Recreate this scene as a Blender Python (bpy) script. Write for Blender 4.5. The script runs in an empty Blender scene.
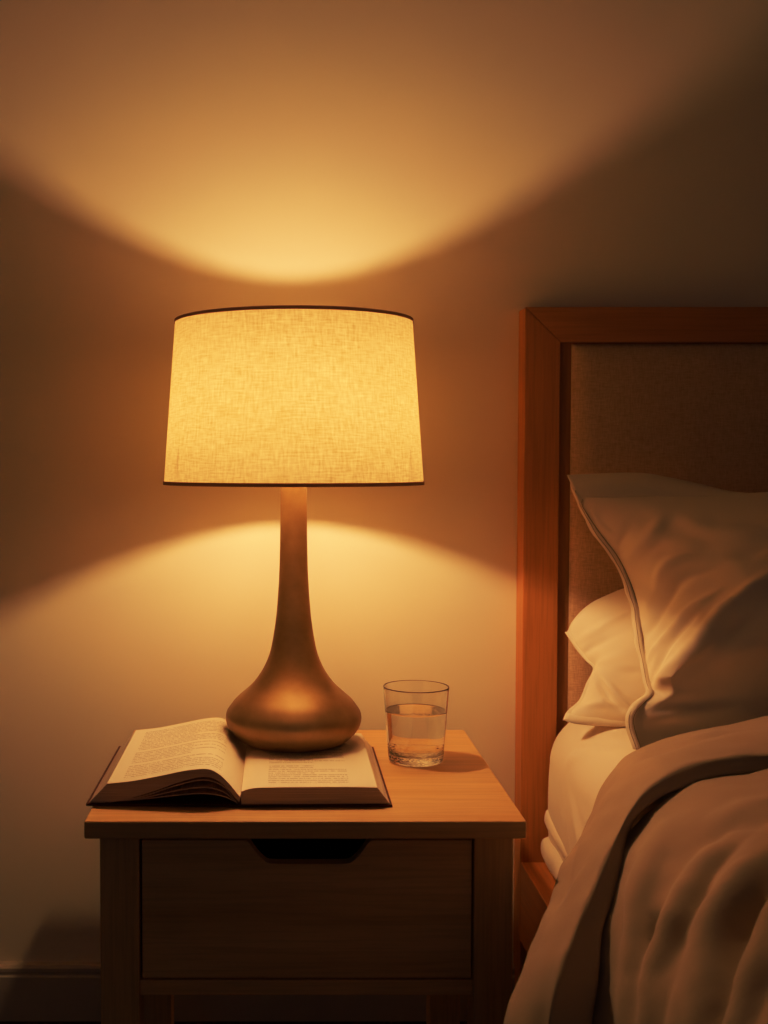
import bpy, bmesh, math, random
import numpy as np
from mathutils import Vector, Matrix, noise
from mathutils.bvhtree import BVHTree

random.seed(7)
SC = bpy.context.scene
COL = SC.collection
PI = math.pi

# ------------------------------------------------------------------ helpers
def link(o, parent=None):
    COL.objects.link(o)
    if parent is not None:
        o.parent = parent
    return o

def thing(name, label, cat, loc=(0, 0, 0), group=None):
    o = bpy.data.objects.new(name, None)
    o.location = loc
    o.empty_display_size = 0.05
    o['label'] = label
    o['category'] = cat
    if group:
        o['group'] = group
    return link(o)

def obj(name, bm, mat, parent=None, smooth=False, label=None, bevel=0.0, seg=2, origin=None):
    """link a bmesh (world coordinates) as ONE mesh object; parented things get local coordinates"""
    me = bpy.data.meshes.new(name)
    if isinstance(bm, tuple):
        me.from_pydata([tuple(v) for v in bm[0]], [], bm[1])
        if len(bm) > 2 and bm[2] is not None:
            uvl = me.uv_layers.new(name='UVMap')
            for p in me.polygons:
                for li in p.loop_indices:
                    uvl.data[li].uv = bm[2][me.loops[li].vertex_index]
    else:
        bmesh.ops.recalc_face_normals(bm, faces=bm.faces)
        bm.to_mesh(me)
        bm.free()
    off = Vector((0, 0, 0))
    p = parent
    while p is not None:
        off += Vector(p.location)
        p = p.parent
    me.transform(Matrix.Translation(-off))
    me.materials.append(mat)
    for f in me.polygons:
        f.use_smooth = smooth
    o = bpy.data.objects.new(name, me)
    link(o, parent)
    if bevel > 0:
        m = o.modifiers.new('soft_edge', 'BEVEL')
        m.width = bevel
        m.segments = seg
        m.limit_method = 'ANGLE'
        m.angle_limit = math.radians(35)
    if label:
        o['label'] = label
    return o

def box(bm, x0, x1, y0, y1, z0, z1):
    vs = [bm.verts.new(p) for p in ((x0, y0, z0), (x1, y0, z0), (x1, y1, z0), (x0, y1, z0),
                                    (x0, y0, z1), (x1, y0, z1), (x1, y1, z1), (x0, y1, z1))]
    for f in ((3, 2, 1, 0), (4, 5, 6, 7), (0, 1, 5, 4), (1, 2, 6, 5), (2, 3, 7, 6), (3, 0, 4, 7)):
        bm.faces.new([vs[i] for i in f])
    return bm

def boxes(*bs):
    bm = bmesh.new()
    for b in bs:
        box(bm, *b)
    return bm

def prism(poly, axis, a0, a1):
    """extrude a 2-D polygon; axis 'x': poly is (y,z); 'y': poly is (x,z); 'z': poly is (x,y)"""
    bm = bmesh.new()
    def mk(p, a):
        return {'x': (a, p[0], p[1]), 'y': (p[0], a, p[1]), 'z': (p[0], p[1], a)}[axis]
    A = [bm.verts.new(mk(p, a0)) for p in poly]
    B = [bm.verts.new(mk(p, a1)) for p in poly]
    n = len(poly)
    bm.faces.new(A)
    bm.faces.new(B[::-1])
    for i in range(n):
        bm.faces.new((A[i], B[i], B[(i + 1) % n], A[(i + 1) % n]))
    return bm

def lathe(profile, cx, cy, n=64, closed=False, uv=False):
    """profile list of (r, z); a point with r == 0 becomes a pole"""
    V, F, UV = [], [], []
    rings = []
    for (r, z) in profile:
        if r <= 1e-7:
            V.append((cx, cy, z)); UV.append((0, z)); rings.append([len(V) - 1])
        else:
            ids = []
            for k in range(n):
                a = 2 * PI * k / n
                V.append((cx + r * math.cos(a), cy + r * math.sin(a), z))
                UV.append((k / n, z)); ids.append(len(V) - 1)
            rings.append(ids)
    pairs = list(zip(rings[:-1], rings[1:]))
    if closed:
        pairs.append((rings[-1], rings[0]))
    for a, b in pairs:
        for k in range(n):
            k2 = (k + 1) % n
            if len(a) == 1 and len(b) == 1:
                continue
            if len(a) == 1:
                F.append((a[0], b[k2], b[k]))
            elif len(b) == 1:
                F.append((a[k], a[k2], b[0]))
            else:
                F.append((a[k], a[k2], b[k2], b[k]))
    return (V, F, UV if uv else None)

def catmull(pts, n):
    """resample a polyline of points (any dimension) to n samples by a Catmull-Rom curve"""
    P = np.array(pts, float)
    m = len(P)
    P = np.vstack([2 * P[0] - P[1], P, 2 * P[-1] - P[-2]])
    out = []
    for t in np.linspace(0, m - 1, n):
        i = min(int(t), m - 2)
        f = t - i
        p0, p1, p2, p3 = P[i], P[i + 1], P[i + 2], P[i + 3]
        out.append(.5 * (2 * p1 + (p2 - p0) * f + (2 * p0 - 5 * p1 + 4 * p2 - p3) * f * f
                         + (3 * p1 - p0 - 3 * p2 + p3) * f ** 3))
    return np.array(out)

def resample_len(pts, n):
    """even arc-length resample of a smooth curve through pts"""
    D = catmull(pts, 400)
    L = np.r_[0, np.cumsum(np.linalg.norm(np.diff(D, axis=0), axis=1))]
    t = np.linspace(0, L[-1], n)
    return np.stack([np.interp(t, L, D[:, k]) for k in range(D.shape[1])], 1)

def grid_normals(G):
    du = np.gradient(G, axis=0)
    dv = np.gradient(G, axis=1)
    N = np.cross(du, dv)
    return N / (np.linalg.norm(N, axis=2, keepdims=True) + 1e-12)

def strokes(G, N, lst):
    """raise (h>0) or sink (h<0) soft ridges along 3-D polylines lying near the cloth"""
    D = np.zeros(G.shape[:2])
    for (pts, w, h) in lst:
        P = catmull(pts, 14) if len(pts) > 2 else np.array([np.array(pts[0]) * (1 - t) + np.array(pts[1]) * t
                                                            for t in np.linspace(0, 1, 14)])
        best = np.full(G.shape[:2], 1e9)
        tt = np.zeros(G.shape[:2])
        for i in range(len(P) - 1):
            a, b = P[i], P[i + 1]
            ab = b - a
            t = np.clip(((G - a) @ ab) / (ab @ ab), 0, 1)
            d = np.linalg.norm(G - (a + t[..., None] * ab), axis=2)
            m = d < best
            best[m] = d[m]
            tt[m] = (i + t[m]) / (len(P) - 1)
        taper = np.clip(np.sin(PI * np.clip(tt, 0.02, .98)), 0, 1) ** .6
        ww = w * (.55 + .45 * taper)
        D += h * taper * np.exp(-(best / ww) ** 2)
    return G + N * D[..., None]

def fnoise(G, scale, seed=0.0):
    out = np.zeros(G.shape[:2])
    for i in range(G.shape[0]):
        for j in range(G.shape[1]):
            p = G[i, j]
            out[i, j] = noise.noise(Vector((p[0] * scale[0] + seed, p[1] * scale[1] - seed, p[2] * scale[2] + 2 * seed)))
    return out

def grid_mesh(G, uv=True, closed_u=False):
    n, m = G.shape[:2]
    V = G.reshape(-1, 3)
    F = []
    for i in range(n if closed_u else n - 1):
        i2 = (i + 1) % n
        for j in range(m - 1):
            F.append((i * m + j, i2 * m + j, i2 * m + j + 1, i * m + j + 1))
    UV = [(i / (n - 1), j / (m - 1)) for i in range(n) for j in range(m)] if uv else None
    return (V, F, UV)

def tube(path, r, n=10, caps=True):
    """one tube along a 3-D path; r a number or a list"""
    P = [Vector(p) for p in path]
    R = [r] * len(P) if not hasattr(r, '__len__') else list(r)
    V, F = [], []
    up = Vector((0, 0, 1))
    for i, p in enumerate(P):
        t = (P[min(i + 1, len(P) - 1)] - P[max(i - 1, 0)]).normalized()
        a = t.cross(up)
        if a.length < 1e-3:
            a = t.cross(Vector((1, 0, 0)))
        a.normalize()
        b = t.cross(a)
        for k in range(n):
            w = 2 * PI * k / n
            V.append(p + (a * math.cos(w) + b * math.sin(w)) * R[i])
    for i in range(len(P) - 1):
        for k in range(n):
            F.append((i * n + k, i * n + (k + 1) % n, (i + 1) * n + (k + 1) % n, (i + 1) * n + k))
    if caps:
        F.append(tuple(range(n))[::-1])
        F.append(tuple((len(P) - 1) * n + k for k in range(n)))
    return (V, F, None)

def merge(*parts):
    V, F = [], []
    for p in parts:
        o = len(V)
        V += [tuple(v) for v in p[0]]
        F += [tuple(i + o for i in f) for f in p[1]]
    return (V, F, None)

def solid_tree(o):
    """search tree of a closed mesh, in world coordinates, normals outward"""
    bm = bmesh.new()
    bm.from_mesh(o.data)
    off = Vector((0, 0, 0))
    p = o.parent
    while p is not None:
        off += Vector(p.location)
        p = p.parent
    bmesh.ops.translate(bm, verts=bm.verts, vec=off)
    bmesh.ops.recalc_face_normals(bm, faces=bm.faces)
    t = BVHTree.FromBMesh(bm)
    bm.free()
    return t

def rest_on(P, trees, margin, skip_deep=()):
    """cloth lies on what is beneath it: move every point that is inside a solid (or closer than the cloth is thick) out to its surface"""
    sh = P.shape
    Q = P.reshape(-1, 3).copy()
    for k in range(len(Q)):
        for _ in range(3):
            moved = False
            for t in trees:
                v = Vector(Q[k])
                loc, nrm, idx, d = t.find_nearest(v, .25)
                if loc is None or (d > .06 and t in skip_deep):
                    continue
                sd = (v - loc).dot(nrm)
                if sd < 0 or d < margin:
                    if sd < 0:
                        v = loc + nrm * margin
                    else:
                        u = (v - loc)
                        v = loc + (u.normalized() if u.length > 1e-6 else nrm) * margin
                    Q[k] = v
                    moved = True
            if not moved:
                break
    return Q.reshape(sh)

# ------------------------------------------------------------------ materials
class Nodes:
    def __init__(self, name):
        self.m = bpy.data.materials.new(name)
        self.m.use_nodes = True
        self.t = self.m.node_tree
        self.t.nodes.clear()
        self.out = self.n('ShaderNodeOutputMaterial')
    def n(self, kind, **kw):
        x = self.t.nodes.new(kind)
        for k, v in kw.items():
            setattr(x, k, v)
        return x
    def l(self, a, b):
        self.t.links.new(a, b)
    def val(self, sock, v):
        if hasattr(v, 'links') or isinstance(v, bpy.types.NodeSocket):
            self.l(v, sock)
        else:
            sock.default_value = v
    def bsdf(self, color, rough=.6, metal=0.0, spec=.5, normal=None, **kw):
        b = self.n('ShaderNodeBsdfPrincipled')
        self.val(b.inputs['Base Color'], color if isinstance(color, bpy.types.NodeSocket) else (*color, 1))
        self.val(b.inputs['Roughness'], rough)
        b.inputs['Metallic'].default_value = metal
        b.inputs['Specular IOR Level'].default_value = spec
        for k, v in kw.items():
            self.val(b.inputs[k], v)
        if normal is not None:
            self.l(normal, b.inputs['Normal'])
        return b
    def coord(self, kind='Object', scale=(1, 1, 1), rot=(0, 0, 0), loc=(0, 0, 0)):
        tc = self.n('ShaderNodeTexCoord')
        mp = self.n('ShaderNodeMapping')
        self.l(tc.outputs[kind], mp.inputs['Vector'])
        mp.inputs['Scale'].default_value = scale
        mp.inputs['Rotation'].default_value = rot
        mp.inputs['Location'].default_value = loc
        return mp.outputs['Vector']
    def noise(self, vec, scale=1.0, detail=4.0, rough=.55, dist=0.0):
        x = self.n('ShaderNodeTexNoise')
        self.l(vec, x.inputs['Vector'])
        x.inputs['Scale'].default_value = scale
        x.inputs['Detail'].default_value = detail
        x.inputs['Roughness'].default_value = rough
        x.inputs['Distortion'].default_value = dist
        return x.outputs['Fac']
    def ramp(self, fac, stops):
        r = self.n('ShaderNodeValToRGB')
        e = r.color_ramp.elements
        while len(e) < len(stops):
            e.new(.5)
        for k, (p, c) in enumerate(stops):
            e[k].position = p
            e[k].color = (*c, 1) if len(c) == 3 else c
        self.l(fac, r.inputs['Fac'])
        return r.outputs['Color']
    def math(self, op, a, b=0.0, c=0.0):
        x = self.n('ShaderNodeMath', operation=op)
        self.val(x.inputs[0], a)
        self.val(x.inputs[1], b)
        self.val(x.inputs[2], c)
        return x.outputs[0]
    def mix(self, fac, a, b, blend='MIX'):
        x = self.n('ShaderNodeMix', data_type='RGBA', blend_type=blend)
        self.val(x.inputs[0], fac)
        self.val(x.inputs[6], a if isinstance(a, bpy.types.NodeSocket) else (*a, 1))
        self.val(x.inputs[7], b if isinstance(b, bpy.types.NodeSocket) else (*b, 1))
        return x.outputs[2]
    def bump(self, h, strength=.2, dist=.001):
        x = self.n('ShaderNodeBump')
        x.inputs['Strength'].default_value = strength
        x.inputs['Distance'].default_value = dist
        self.l(h, x.inputs['Height'])
        return x.outputs['Normal']
    def done(self, shader):
        self.l(shader.outputs[0] if hasattr(shader, 'outputs') else shader, self.out.inputs['Surface'])
        return self.m

def mat_paint(name, c, rough=.85, bump=.12, spec=.2):
    n = Nodes(name)
    v = n.coord('Object')
    a = n.noise(v, 220, 3)
    b = n.noise(v, 3.0, 3)
    col = n.mix(n.math('MULTIPLY', b, .35), c, tuple(x * .9 for x in c))
    return n.done(n.bsdf(col, rough, spec=spec, normal=n.bump(a, bump, .0006)))

def mat_wood(name, light, dark, axis='x', rough=.42, spec=.35):
    n = Nodes(name)
    lo, hi = 1.6, 26.0
    sc = {'x': (lo, hi, hi), 'y': (hi, lo, hi), 'z': (hi, hi, lo)}[axis]
    v = n.coord('Object', sc)
    big = n.noise(v, .75, 4, .6, .9)
    v2 = n.coord('Object', tuple(s * (9 if s == hi else 5) for s in sc))
    fine = n.noise(v2, 1.0, 3, .6)
    col = n.ramp(big, [(.28, dark), (.5, tuple(.55 * a + .45 * b for a, b in zip(light, dark))), (.72, light)])
    col = n.mix(n.math('MULTIPLY', n.ramp(fine, [(.38, (1, 1, 1)), (.55, (0, 0, 0))]), .28), col,
                tuple(x * .62 for x in dark))
    r = n.math('ADD', n.math('MULTIPLY', fine, .18), rough - .06)
    return n.done(n.bsdf(col, r, spec=spec, normal=n.bump(fine, .12, .0006)))

def mat_cloth(name, c, weave=900.0, rough=.9, bump=.25, sheen=.15, spec=.15):
    n = Nodes(name)
    v = n.coord('Object')
    w = n.noise(v, weave, 2)
    b = n.noise(v, 9.0, 3)
    s = n.noise(v, 60, 4)
    col = n.mix(n.math('MULTIPLY', b, .3), c, tuple(x * .9 for x in c))
    h = n.math('ADD', n.math('MULTIPLY', w, .35), n.math('MULTIPLY', s, 1.0))
    return n.done(n.bsdf(col, rough, spec=spec, normal=n.bump(h, bump, .0012), **{'Sheen Weight': sheen}))

def mat_linen(name, c1, c2, sx=1.0, freq=620.0, bump=.5):
    """woven upholstery: crossed threads in object space (x and z)"""
    n = Nodes(name)
    vx = n.coord('Object', (freq, freq * .13, freq * .13))
    vz = n.coord('Object', (freq * .13, freq * .13, freq))
    a = n.noise(vx, 1.0, 2)
    b = n.noise(vz, 1.0, 2)
    s = n.math('MULTIPLY', n.math('ADD', a, b), .5)
    col = n.ramp(s, [(.30, c2), (.66, c1)])
    return n.done(n.bsdf(col, .9, spec=.1, normal=n.bump(s, bump, .0012), **{'Sheen Weight': .1}))

M = {}
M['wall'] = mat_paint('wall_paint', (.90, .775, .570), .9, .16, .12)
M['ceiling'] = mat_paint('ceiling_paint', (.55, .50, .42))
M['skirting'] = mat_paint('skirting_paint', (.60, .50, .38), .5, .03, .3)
M['oak_x'] = mat_wood('oak_along_x', (.84, .50, .22), (.66, .36, .14), 'x')
M['oak_z'] = mat_wood('oak_along_z', (.80, .47, .20), (.60, .32, .12), 'z')
M['oak_y'] = mat_wood('oak_along_y', (.80, .47, .20), (.60, .32, .12), 'y')
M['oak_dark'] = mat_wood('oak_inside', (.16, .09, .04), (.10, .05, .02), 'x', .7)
M['cherry_x'] = mat_wood('cherry_along_x', (.68, .285, .088), (.50, .20, .06), 'x')
M['cherry_z'] = mat_wood('cherry_along_z', (.68, .285, .088), (.50, .20, .06), 'z')
M['cherry_y'] = mat_wood('cherry_along_y', (.68, .285, .088), (.50, .20, .06), 'y')
M['cherry_back'] = mat_wood('cherry_recess', (.44, .19, .07), (.33, .14, .05), 'z', .6)
M['linen'] = mat_linen('headboard_linen', (.68, .48, .31), (.47, .31, .19))
M['sheet'] = mat_cloth('fitted_sheet_cotton', (.88, .79, .66))
M['pillow'] = mat_cloth('pillowcase_cotton', (.84, .73, .58))
M['pillow_pale'] = mat_cloth('pale_pillowcase_cotton', (.88, .78, .64))
M['duvet'] = mat_cloth('duvet_cotton', (.47, .355, .25), bump=.35)
M['thread'] = mat_paint('seam_thread', (.34, .23, .15), .9)
M['cover'] = mat_paint('book_cloth', (.10, .018, .012), .6, .2, .3)
M['plastic'] = mat_paint('socket_plastic', (.85, .8, .7), .4, 0.02)

def mat_carpet():
    n = Nodes('carpet_pile')
    v = n.coord('Object')
    a = n.noise(v, 260, 4, .7)
    b = n.noise(v, 14, 3)
    col = n.ramp(a, [(.35, (.035, .022, .014)), (.7, (.13, .085, .055))])
    h = n.math('ADD', a, n.math('MULTIPLY', b, .4))
    return n.done(n.bsdf(col, .95, spec=.05, normal=n.bump(h, 1.0, .006)))
M['carpet'] = mat_carpet()

def mat_bronze():
    n = Nodes('brushed_bronze')
    v = n.coord('Object', (30, 30, 900))
    a = n.noise(v, 1.0, 3)
    v2 = n.coord('Object')
    b = n.noise(v2, 26, 4)
    col = n.ramp(b, [(.3, (.35, .215, .098)), (.75, (.49, .325, .160))])
    r = n.math('ADD', n.math('MULTIPLY', a, .10), .44)
    return n.done(n.bsdf(col, r, metal=.62, normal=n.bump(a, .06, .0004)))
M['bronze'] = mat_bronze()

def mat_shade(tau=.150):
    n = Nodes('linen_lamp_shade')
    # crossed threads in the shade's own u (round) and z (height) coordinates
    va = n.coord('UV', (360, 60, 1))
    vb = n.coord('UV', (55, 470, 1))
    vc = n.coord('UV', (7, 14, 1))
    a = n.noise(va, 1.0, 2)
    b = n.noise(vb, 1.0, 2)
    c = n.noise(vc, 1.0, 3)
    s = n.math('ADD', n.math('MULTIPLY', n.math('ADD', a, b), .44), n.math('MULTIPLY', c, .12))
    tcol = n.ramp(s, [(.32, (tau * .70, tau * .50, tau * .19)), (.49, (tau, tau * .735, tau * .37)),
                      (.66, (tau * 1.22, tau * .965, tau * .53))])
    dcol = n.ramp(s, [(.34, (.42, .33, .22)), (.66, (.62, .53, .40))])
    tr = n.n('ShaderNodeBsdfTranslucent')
    n.l(tcol, tr.inputs['Color'])
    df = n.n('ShaderNodeBsdfDiffuse')
    n.l(dcol, df.inputs['Color'])
    nb = n.bump(s, .35, .0008)
    n.l(nb, df.inputs['Normal'])
    add = n.n('ShaderNodeAddShader')
    n.l(tr.outputs[0], add.inputs[0])
    n.l(df.outputs[0], add.inputs[1])
    return n.done(add)
M['shade'] = mat_shade()
def mat_trim():
    n = Nodes('shade_binding')
    df = n.n('ShaderNodeBsdfDiffuse'); df.inputs['Color'].default_value = (.30, .17, .13, 1)
    tr = n.n('ShaderNodeBsdfTranslucent'); tr.inputs['Color'].default_value = (.055, .030, .025, 1)
    ad = n.n('ShaderNodeAddShader')
    n.l(df.outputs[0], ad.inputs[0]); n.l(tr.outputs[0], ad.inputs[1])
    return n.done(ad)
M['shade_trim'] = mat_trim()

BULB = (1.0, .575, .285)
def mat_bulb(strength):
    n = Nodes('glowing_bulb')
    e = n.n('ShaderNodeEmission')
    e.inputs['Color'].default_value = (*BULB, 1)
    e.inputs['Strength'].default_value = strength
    return n.done(e)
M['bulb'] = mat_bulb(360.0)

def mat_glass(name, color, ior, rough=0.0, bump=None):
    n = Nodes(name)
    g = n.n('ShaderNodeBsdfGlass')
    g.inputs['Color'].default_value = (*color, 1)
    g.inputs['IOR'].default_value = ior
    g.inputs['Roughness'].default_value = rough
    if bump:
        v = n.coord('Object')
        h = n.noise(v, bump[0], 2)
        if len(bump) > 2:      # only the thick foot of the tumbler is dimpled
            sp = n.n('ShaderNodeSeparateXYZ')
            n.l(v, sp.inputs[0])
            h = n.math('MULTIPLY', h, n.math('LESS_THAN', sp.outputs[2], bump[2]))
        n.l(n.bump(h, bump[1], .002), g.inputs['Normal'])
    return n.done(g)
M['glass'] = mat_glass('clear_glass', (.98, .98, .97), 1.5, 0, (170, .9, .019))
M['water'] = mat_glass('water', (.985, .99, .985), 1.33, 0, (60, .05))

def mat_edges(name, c1, c2):
    """closed page edges: very fine horizontal leaves"""
    n = Nodes(name)
    v = n.coord('Object', (8, 8, 1600))
    a = n.noise(v, 1.0, 3)
    col = n.ramp(a, [(.35, c1), (.65, c2)])
    return n.done(n.bsdf(col, .9, spec=.1, normal=n.bump(a, .3, .0006)))
M['edges'] = mat_edges('page_edges', (.46, .33, .25), (.70, .55, .43))
M['fore_edge_lit'] = mat_edges('page_fore_edge_lit', (.62, .47, .34), (.96, .84, .68))  # lighter copy of the page edges, light on the fore-edge put into the colour

def mat_page(lines=27, u0=.14, u1=.86, v0=.06, v1=.93, gaps=()):
    """paper with rows of small blurred print"""
    n = Nodes('printed_page')
    tc = n.n('ShaderNodeTexCoord')
    sep = n.n('ShaderNodeSeparateXYZ')
    n.l(tc.outputs['UV'], sep.inputs[0])
    u, v = sep.outputs[0], sep.outputs[1]
    lv = n.math('MULTIPLY', v, float(lines))
    fr = n.math('FRACT', lv)
    row = n.math('FLOOR', lv)
    inrow = n.math('MULTIPLY', n.math('GREATER_THAN', fr, .26), n.math('LESS_THAN', fr, .72))
    cmb = n.n('ShaderNodeCombineXYZ')
    n.l(n.math('MULTIPLY', u, 120.0), cmb.inputs[0])
    n.l(n.math('MULTIPLY', row, 7.31), cmb.inputs[1])
    letters = n.math('GREATER_THAN', n.noise(cmb.outputs[0], 1.0, 2, .7), .46)
    cm2 = n.n('ShaderNodeCombineXYZ')
    n.l(n.math('MULTIPLY', row, 3.17), cm2.inputs[0])
    endn = n.noise(cm2.outputs[0], 1.0, 0)
    rt = n.math('ADD', n.math('MULTIPLY', n.math('GREATER_THAN', endn, .56), -.25), u1)
    inm = n.math('MULTIPLY', n.math('GREATER_THAN', u, u0), n.math('LESS_THAN', u, rt))
    inv = n.math('MULTIPLY', n.math('GREATER_THAN', v, v0), n.math('LESS_THAN', v, v1))
    ink = n.math('MULTIPLY', n.math('MULTIPLY', inrow, letters), n.math('MULTIPLY', inm, inv))
    for g in gaps:      # an empty line between paragraphs
        ok = n.math('GREATER_THAN', n.math('ABSOLUTE', n.math('SUBTRACT', row, float(g))), .5)
        ink = n.math('MULTIPLY', ink, ok)
    paper = n.noise(n.coord('Object'), 18, 3)
    pc = n.mix(n.math('MULTIPLY', paper, .3), (.88, .77, .62), (.82, .70, .55))
    col = n.mix(n.math('MULTIPLY', ink, .42), pc, (.16, .11, .075))
    return n.done(n.bsdf(col, .85, spec=.15))
M['page_left'] = mat_page(33, .10, .80, .05, .94, (9, 17))
M['page_right'] = mat_page(33, .20, .80, .05, .94, (12, 20))

# ------------------------------------------------------------------ the room
XL, XR, YB, YF, ZC = -2.3, 2.6, 1.90, -2.4, 2.5
def struct(name, bm, mat, **kw):
    o = obj(name, bm, mat, None, **kw)
    o['kind'] = 'structure'
    return o
struct('floor', boxes((XL - .1, XR + .1, YF, YB + .1, -.1, 0)), M['carpet'])
struct('ceiling', boxes((XL - .1, XR + .1, YF, YB + .1, ZC, ZC + .1)), M['ceiling'])
struct('wall_back', boxes((XL - .1, XR + .1, YB, YB + .1, 0, ZC)), M['wall'])
struct('wall_left', boxes((XL - .1, XL, YF, YB, 0, ZC)), M['wall'])
struct('wall_right', boxes((XR, XR + .1, YF, YB, 0, ZC)), M['wall'])
sk = [(YB, 0), (YB - .016, 0), (YB - .016, .073), (YB - .0135, .0755), (YB - .0135, .079), (YB - .0145, .081),
      (YB - .0145, .087), (YB - .011, .0915), (YB, .0925)]
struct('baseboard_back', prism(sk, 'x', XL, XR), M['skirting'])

# ------------------------------------------------------------------ nightstand
TT = .505
NX0, NX1, NY0, NY1 = -.2240, .2795, 1.320, 1.778
ns = thing('nightstand', 'oak nightstand with one drawer standing between the bare wall and the bed', 'nightstand', ((NX0 + NX1) / 2, 1.55, 0))
obj('tabletop', boxes((NX0, NX1, NY0, NY1, TT - .0205, TT)), M['oak_x'], ns, bevel=.0022, seg=3)
ZU = TT - .0205
LX = ((-.2087, -.1638), (.2226, .2676))
for (a, b) in LX:
    for (y0, y1) in ((1.336, 1.380), (1.724, 1.768)):
        obj('leg', boxes((a, b, y0, y1, 0, ZU)), M['oak_z'], ns, bevel=.0015)
for (a, b) in ((-.2045, -.190), (.249, .2635)):
    obj('side_panel', boxes((a, b, 1.380, 1.724, .296, ZU)), M['oak_y'], ns)
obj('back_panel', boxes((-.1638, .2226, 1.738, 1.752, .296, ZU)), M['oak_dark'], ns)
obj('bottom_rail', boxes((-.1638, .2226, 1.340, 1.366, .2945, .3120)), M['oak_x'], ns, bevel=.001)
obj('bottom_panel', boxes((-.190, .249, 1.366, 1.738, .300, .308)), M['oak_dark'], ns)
# drawer: a front board with a scooped finger pull in its top edge, and the box behind it
dx0, dx1, dz0, dz1 = -.1608, .2206, .3145, .4765
cut = [(dx1, dz1), (.1075, dz1)]
cut += [tuple(p) for p in catmull([(.1075, dz1), (.1010, dz1 - .003), (.090, dz1 - .018), (.080, dz1 - .0265), (.070, dz1 - .028)], 14)[1:]]
cut += [tuple(p) for p in catmull([(-.006, dz1 - .028), (-.016, dz1 - .0265), (-.026, dz1 - .018), (-.037, dz1 - .003), (-.0435, dz1)], 14)]
cut += [(dx0, dz1), (dx0, dz0), (dx1, dz0)]
dr = obj('drawer', prism(cut, 'y', 1.341, 1.360), M['oak_x'], ns, bevel=.0008)
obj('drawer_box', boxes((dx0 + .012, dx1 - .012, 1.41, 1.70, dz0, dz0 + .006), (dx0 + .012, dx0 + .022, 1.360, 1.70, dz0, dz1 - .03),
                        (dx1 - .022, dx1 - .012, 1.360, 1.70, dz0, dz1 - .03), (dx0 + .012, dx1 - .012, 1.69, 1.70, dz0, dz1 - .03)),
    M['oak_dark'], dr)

# ------------------------------------------------------------------ open book
BKY0, BKY1 = 1.374, 1.652
SPX = -.0475
bk = thing('open_book', 'thick hardback book lying open under the lamp on the nightstand', 'book', (SPX, 1.51, TT))
z0 = TT
def lean(p):
    """the book lies a touch askew: its left half swings back a little"""
    x, y, z = p
    return (x, y + .045 * max(0, SPX - x) * 1.0 + .02 * max(0, x - SPX), z)
def prism_y(profile, y0, y1, ny=2, taper=0.0):
    poly = profile
    bm = prism(poly, 'y', y0, y1)
    for v in bm.verts:
        v.co = lean(v.co)
    return bm
cv = [(-.2315, z0), (-.2315, z0 + .0032), (-.058, z0 + .0036), (SPX, z0 + .0022), (-.040, z0 + .0032), (.1318, z0 + .0032),
      (.1318, z0), (-.040, z0), (SPX, z0 - .0), (-.058, z0)]
cv = [(-.2315, z0), (-.2315, z0 + .0032), (-.056, z0 + .0034), (-.040, z0 + .0034), (.1318, z0 + .0032), (.1318, z0)]
obj('cover', prism_y(cv, BKY0 - .003, BKY1 + .003), M['cover'], bk, bevel=.0008)
# right-hand pages: a closed block with a dip at the gutter
top_r = [(SPX + .0005, z0 + .0185), (-.040, z0 + .0212), (-.031, z0 + .0228), (-.015, z0 + .0235), (.03, z0 + .0237), (.08, z0 + .0235), (.114, z0 + .0228)]
TR = resample_len(top_r, 28)
blk = [tuple(p) for p in TR] + [(.1215, z0 + .013), (.1288, z0 + .0036), (SPX + .0005, z0 + .0036)]
rb = obj('page_block', prism_y(blk, BKY0, BKY1), M['edges'], bk, label='closed right-hand pages')
def page(profile, y0, y1, lift, ny=24, flip=False):
    n = len(profile)
    V, F, UV = [], [], []
    L = np.r_[0, np.cumsum(np.linalg.norm(np.diff(np.array(profile), axis=0), axis=1))]
    L /= L[-1]
    for j in range(ny):
        t = j / (ny - 1)
        for i, (x, z) in enumerate(profile):
            V.append(lean((x, y0 + (y1 - y0) * t, z + lift)))
            UV.append((L[i], t))
    for j in range(ny - 1):
        for i in range(n - 1):
            F.append((j * n + i, j * n + i + 1, (j + 1) * n + i + 1, (j + 1) * n + i))
    return (V, F, UV)
def paint_lit_fore_edge(o):
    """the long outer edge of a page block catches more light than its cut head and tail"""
    o.data.materials.append(M['fore_edge_lit'])
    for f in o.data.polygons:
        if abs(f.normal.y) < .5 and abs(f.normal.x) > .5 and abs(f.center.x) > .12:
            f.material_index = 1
paint_lit_fore_edge(rb)
obj('page', page([tuple(p) for p in TR], BKY0 - .0004, BKY1, .0004), M['page_right'], bk, smooth=True, label='printed right-hand page')
# left-hand pages: arched, hollow beneath
top_l = [(-.2065, z0 + .0262), (-.175, z0 + .0300), (-.140, z0 + .0370), (-.110, z0 + .0435), (-.087, z0 + .0452), (-.0735, z0 + .0395), (-.0617, z0 + .0285), (-.0535, z0 + .0185), (SPX - .0005, z0 + .0120)]
TL = resample_len(top_l, 40)
und = [(-.0495, z0 + .0060), (-.058, z0 + .016), (-.070, z0 + .0285), (-.088, z0 + .0360), (-.115, z0 + .0310), (-.150, z0 + .0185), (-.185, z0 + .0075), (-.2100, z0 + .0036)]
UL = resample_len(und, 30)
lb = obj('page_block', prism_y([tuple(p) for p in TL] + [tuple(p) for p in UL] + [(-.2280, z0 + .0036), (-.2170, z0 + .015)], BKY0, BKY1),
         M['edges'], bk, label='arched left-hand pages')
paint_lit_fore_edge(lb)
obj('page', page([tuple(p) for p in TL], BKY0 - .0004, BKY1, .0004), M['page_left'], bk, smooth=True, label='printed left-hand page')
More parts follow.
